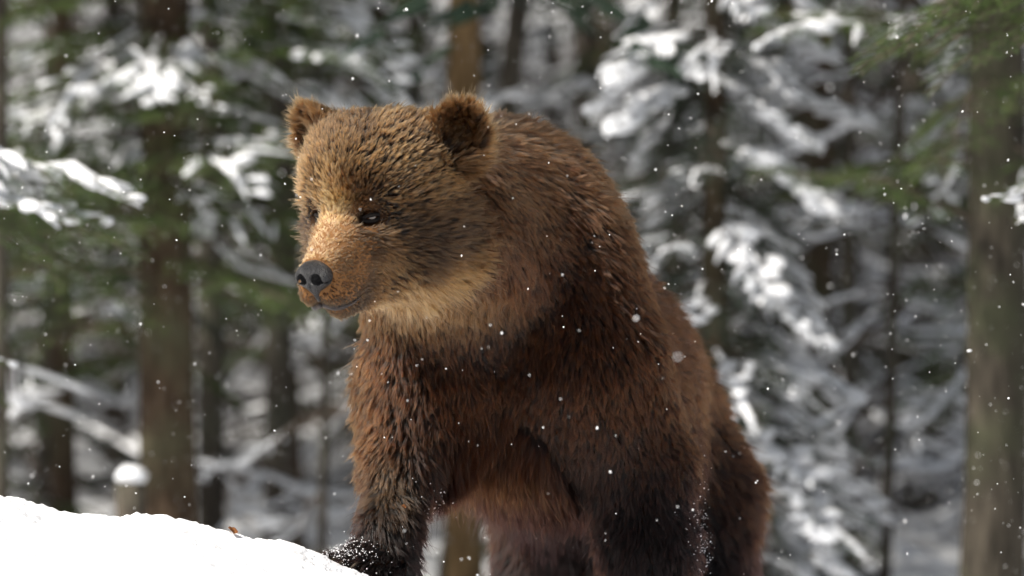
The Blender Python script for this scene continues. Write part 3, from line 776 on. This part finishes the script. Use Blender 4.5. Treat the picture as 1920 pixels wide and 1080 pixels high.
qc = to_head(t_cent)
dnose = np.linalg.norm(qc - NOSE_C, axis=1)
is_head = t_lab == HEAD
muzz = is_head & (dnose < .175)
QF = globals().get('FURQ', 1.0)
make_fur('muzzle_fur', muzz, .0034, int(15 * QF), .0012, None)
make_fur('head_fur', is_head & ~muzz, .0062, int(19 * QF), .0008, None)
for sx in (-1, 1):
    make_fur('ear_fur', (t_lab == EAR) & (np.sign(qc[:, 0]) == sx), .0065, int(18 * QF), .0008, None)
make_fur('mane_fur', (t_lab == NECK), .0068, int(17 * QF), .0009, None)
tors = t_lab == TORSO
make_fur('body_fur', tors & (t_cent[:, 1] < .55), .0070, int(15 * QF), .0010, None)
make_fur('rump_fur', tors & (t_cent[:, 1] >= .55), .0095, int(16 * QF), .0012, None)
leg = np.isin(t_lab, (LEG, PAW)); hind = t_cent[:, 1] > .6; lft = t_cent[:, 0] < 0.02
lft_h = t_cent[:, 0] < .27
for s_, nm in ((leg & ~hind & lft, 'foreleg_fur'), (leg & ~hind & ~lft, 'foreleg_fur'), (leg & hind & lft_h, 'hind_leg_fur'), (leg & hind & ~lft_h, 'hind_leg_fur')):
    make_fur(nm, s_, .0070, int(15 * QF), .0010, None)

# ---- nose pad with nostrils, eyes with lids, lips, claws
HM = np.eye(4); HM[:3, :3] = HR; HM[:3, 3] = HO
def nose_sdf(p):
    d = sd_ell(p, np.array([0, .257, -.051]), np.array([.0375, .027, .0310]))
    d = smin(d, sd_ell(p, np.array([0, .266, -.038]), np.array([.024, .018, .015])), .012)
    for sx in (-1, 1):
        d = smin(d, sd_ell(p, np.array([sx * .025, .263, -.050]), np.array([.013, .019, .016])), .008)
    d = smin(d, sd_cone(p, np.array([0, .270, -.066]), .010, np.array([0, .258, -.098]), .006), .010)
    for sx in (-1, 1):
        d = smax(d, -sd_ell(p, np.array([sx * .0170, .282, -.052]), np.array([.0112, .022, .0118])), .003)
        d = smax(d, -sd_cone(p, np.array([sx * .022, .280, -.056]), .0038, np.array([sx * .037, .262, -.060]), .0028), .003)
    d = smax(d, -sd_cone(p, np.array([0, .289, -.048]), .0018, np.array([0, .268, -.104]), .0016), .003)
    return d
nV, nQ = surface_nets(nose_sdf, (-.06, .20, -.12), (.06, .30, -.005), .0016)
nmat = mat_noise('nose_leather', (.006, .006, .0075), (.015, .0145, .017), 160, rough=.30, bump=.8, bscale=300, spec=.55)
nV = nV @ HR.T + HO; nQ = nQ if True else nQ
bear_part('nose', mesh('nose', nV, nQ[:, ::-1], nmat))

eyem, nt, b = material('eye'); b.inputs['Base Color'].default_value = (.035, .015, .006, 1); b.inputs['Roughness'].default_value = .04
b.inputs['Coat Weight'].default_value = 1.0
irism, nt, b = material('pupil'); b.inputs['Base Color'].default_value = (.004, .004, .004, 1); b.inputs['Roughness'].default_value = .05
lidm = mat_noise('eyelid', (.005, .004, .004), (.012, .009, .008), 300, rough=.6, bump=.3, spec=.15)
bm = bmesh.new(); bmesh.ops.create_uvsphere(bm, u_segments=24, v_segments=16, radius=.0155); eme = bpy.data.meshes.new('eye'); bm.to_mesh(eme); bm.free()
eme.materials.append(eyem); eme.polygons.foreach_set('use_smooth', np.full(len(eme.polygons), True))
for sx in (-1, 1):
    e = bear_part('eye', eme); e.location = tuple(H(sx * .0565, .1125, .026))
    # lids: two dark almond rims lying on the eyeball
    ax = norm(HR @ np.array([sx * .62, .78, -.02])); u_ = norm(np.cross(ax, HR @ np.array([0, 0, 1.0]))); w_ = np.cross(u_, ax)
    c0 = H(sx * .0565, .1125, .026)
    for part, sg in (('upper_eyelid', 1), ('lower_eyelid', -1)):
        an = np.linspace(0, np.pi, 13)
        pts = np.array([c0 + ax * (.0142 - .0050 * abs(math.cos(a)) ** 2) + u_ * .0185 * math.cos(a) + w_ * sg * (.0058 if sg > 0 else .0068) * math.sin(a) for a in an])
        V, F = tube(pts, .0036 + .0008 * np.sin(an), 8)
        bear_part(part, mesh(part, V, F, lidm), None)
lipm = mat_noise('lip', (.018, .015, .016), (.05, .038, .036), 120, rough=.45, bump=.2)
def lip_line(sx):
    ctrl = np.array([[.002, .250, -.112], [.018, .248, -.117], [.034, .232, -.118], [.046, .205, -.113], [.056, .175, -.106], [.064, .145, -.096], [.070, .118, -.086]]) * np.array([sx, 1, 1])
    p = np.array([ctrl[int(t)] * (1 - t % 1) + ctrl[min(int(t) + 1, 6)] * (t % 1) for t in np.linspace(0, 6, 25)])
    w = p @ HR.T + HO
    for _ in range(4): w = w - bear_sdf(w)[:, None] * grad(bear_sdf, w)
    return w + grad(bear_sdf, w) * .0025
for sx in (-1, 1):
    w = lip_line(sx); V, F = tube(w, np.concatenate([np.full(7, .0072), np.linspace(.0062, .0006, 8), np.full(10, .0003)]), 8)
    bear_part('lip', mesh('lip', V, F, lipm))
clawm = mat_noise('claw', (.012, .009, .007), (.05, .038, .026), 60, rough=.4, bump=.1)
for toes in (FP, NP_, HP1, HP2):
    for c, fw, sd in toes:
        pts = [c + fw * (.018 + .050 * t) + np.array([0, 0, .012 - .034 * t * t]) + sd * .10 * t * .1 for t in np.linspace(0, 1, 6)]
        V, F = tube(pts, np.linspace(.0075, .0012, 6), 7); bear_part('claw', mesh('claw', V, F, clawm))
# whiskers
wh = MB()
for i in range(26):
    sx = random.choice((-1, 1)); q0 = np.array([sx * random.uniform(.01, .045), random.uniform(.17, .235), random.uniform(-.135, -.07)])
    w0 = (q0 @ HR.T + HO)[None]
    for _ in range(3): w0 = w0 - bear_sdf(w0)[:, None] * grad(bear_sdf, w0)
    g0 = grad(bear_sdf, w0)[0]; L_ = random.uniform(.018, .04)
    dr = norm(g0 + np.array([random.uniform(-.4, .4), random.uniform(-.4, .4), random.uniform(-.7, 0)]))
    wh.add(*tube([w0[0] + dr * L_ * t + DOWN * .01 * t * t for t in np.linspace(0, 1, 4)], np.linspace(.0004, .0001, 4), 3))
bear_part('whiskers', wh.build('whiskers', lipm), None, kind='stuff')
# ------------------------------------------------------------------ small things
# dry leaf scraps
def leaf(pos, size, label, rot):
    m = LEAFM; bm_ = MB(); n = 7
    u = np.linspace(-1, 1, n); V = []
    for i, a in enumerate(u):
        wd = (1 - a * a) ** .6 * .55 + .03
        for v in (-1, -.4, .4, 1): V.append((a, v * wd * (1 + .25 * math.sin(5 * a + v)), .35 * abs(v) ** 1.5 + .25 * a * a + .10 * math.sin(4 * a * v)))
    V = np.array(V); V2 = V + np.array([0, 0, -.06]); F = []
    for i in range(n - 1):
        for j in range(3): q = (i * 4 + j, i * 4 + j + 1, (i + 1) * 4 + j + 1, (i + 1) * 4 + j); F += [q, tuple(k + n * 4 for k in q[::-1])]
    bm_.add(np.concatenate([V, V2]) * size, F); o = link('dry_leaf', bm_.build('dry_leaf', m), None, label, 'leaf')
    o.location = tuple(pos); o.rotation_euler = rot
LEAFM = mat_noise('dry_leaf', (.16, .055, .018), (.36, .15, .05), 300, rough=.8, bump=.3)
lx = float(P(437, 1000, -.42)[0]); leaf((lx, -.46, gz(lx, -.46) + .004), .011, 'curled rust-brown leaf scrap lying on the crest of the snow bank', (.9, .5, .4))
# scrap in the forearm fur
lp = P(757, 947, -.2)[None]
for _ in range(8): lp = lp - bear_sdf(lp)[:, None] * grad(bear_sdf, lp) * np.array([0, 1, 0])
leaf(lp[0] + np.array([0, -.034, 0]), .006, 'tiny orange leaf scrap caught in the dark forearm fur', (1.3, .2, .7))

# snow caught in the fur of paw and leg
V0, F0 = ico(1); F0 = np.array(F0)
def crumbs(name, sel_fn, n, off, r, parent, seed):
    rs = np.random.default_rng(seed); w = t_area * sel_fn(t_cent); t = rs.choice(len(w), n, p=w / w.sum())
    nm = norm(np.cross(B_[t] - A_[t], C2[t] - A_[t])); p = t_cent[t] + rs.normal(0, .004, (n, 3)) + nm * rs.uniform(*off, n)[:, None]
    R = rs.uniform(*r, n) * rs.uniform(.5, 1.2, n)
    V = (p[:, None] + V0[None] * R[:, None, None] * rs.uniform(.6, 1.3, (n, 1, 3)) + rs.normal(0, .12, (n, len(V0), 3)) * R[:, None, None]).reshape(-1, 3)
    F = (F0[None] + (np.arange(n) * len(V0))[:, None, None]).reshape(-1, 3)
    bear_part(name, mesh(name, V, F, SNOW), parent, kind='stuff')
cg1 = P(1318, 1010, .0); cg2 = P(645, 1050, -.28); cg3 = P(790, 960, -.12)
crumbs('fur_snow', lambda c: np.exp(-np.sum(((c - cg1) / np.array([.035, .3, .11])) ** 2, 1)) * (c[:, 1] < .4), 260, (.010, .034), (.0005, .0016), None, 1)
crumbs('paw_snow', lambda c: np.exp(-np.sum(((c - cg2) / np.array([.05, .09, .03])) ** 2, 1)) * (t_lab == PAW), 520, (.002, .018), (.0006, .0019), None, 2)
crumbs('forearm_snow', lambda c: np.exp(-np.sum(((c - cg3) / np.array([.03, .1, .07])) ** 2, 1)) * (c[:, 1] < .3), 90, (.012, .035), (.0007, .0016), None, 3)

# falling snow
rs = np.random.default_rng(21); n = 7800
Yf = rs.uniform(-1.6, 7.5, n); half = (Yf + D) * .10 + .5; Xf = rs.uniform(-1, 1, n) * half; Zf = ZC + rs.uniform(-1, 1.15, n) * ((Yf + D) * .058 + .25)
ok = Zf > ground_z(Xf, Yf) + .05; pf = np.stack([Xf, Yf, Zf], -1)[ok]
dd = bear_sdf(pf); pf = pf[dd > .03]; n = len(pf)
R = np.exp(rs.normal(math.log(.00084), .42, n)); R[:40] *= 1.7; near = rs.permutation(n)[:60]; pf[near, 1] = rs.uniform(-4, -1.2, 60); R[near] = rs.uniform(.0016, .0026, 60)
A = norm(rs.normal(0, 1, (n, 3))); st_ = 1 + rs.uniform(0, .8, n)
V = V0[None] * rs.uniform(.65, 1.3, (n, len(V0), 1)); al = np.einsum('nvk,nk->nv', V, A); V = V + al[..., None] * A[:, None] * (st_ - 1)[:, None, None]
V = (pf[:, None] + V * R[:, None, None]).reshape(-1, 3); F = (F0[None] + (np.arange(n) * len(V0))[:, None, None]).reshape(-1, 3)
FLAKE, nt_, b_ = material('snowflake'); b_.inputs['Base Color'].default_value = (.93, .94, .96, 1); b_.inputs['Roughness'].default_value = .6
link('falling_snow', mesh('falling_snow', V, F, FLAKE), None, 'light snow flakes drifting down through the air', 'snowfall', None, 'stuff')
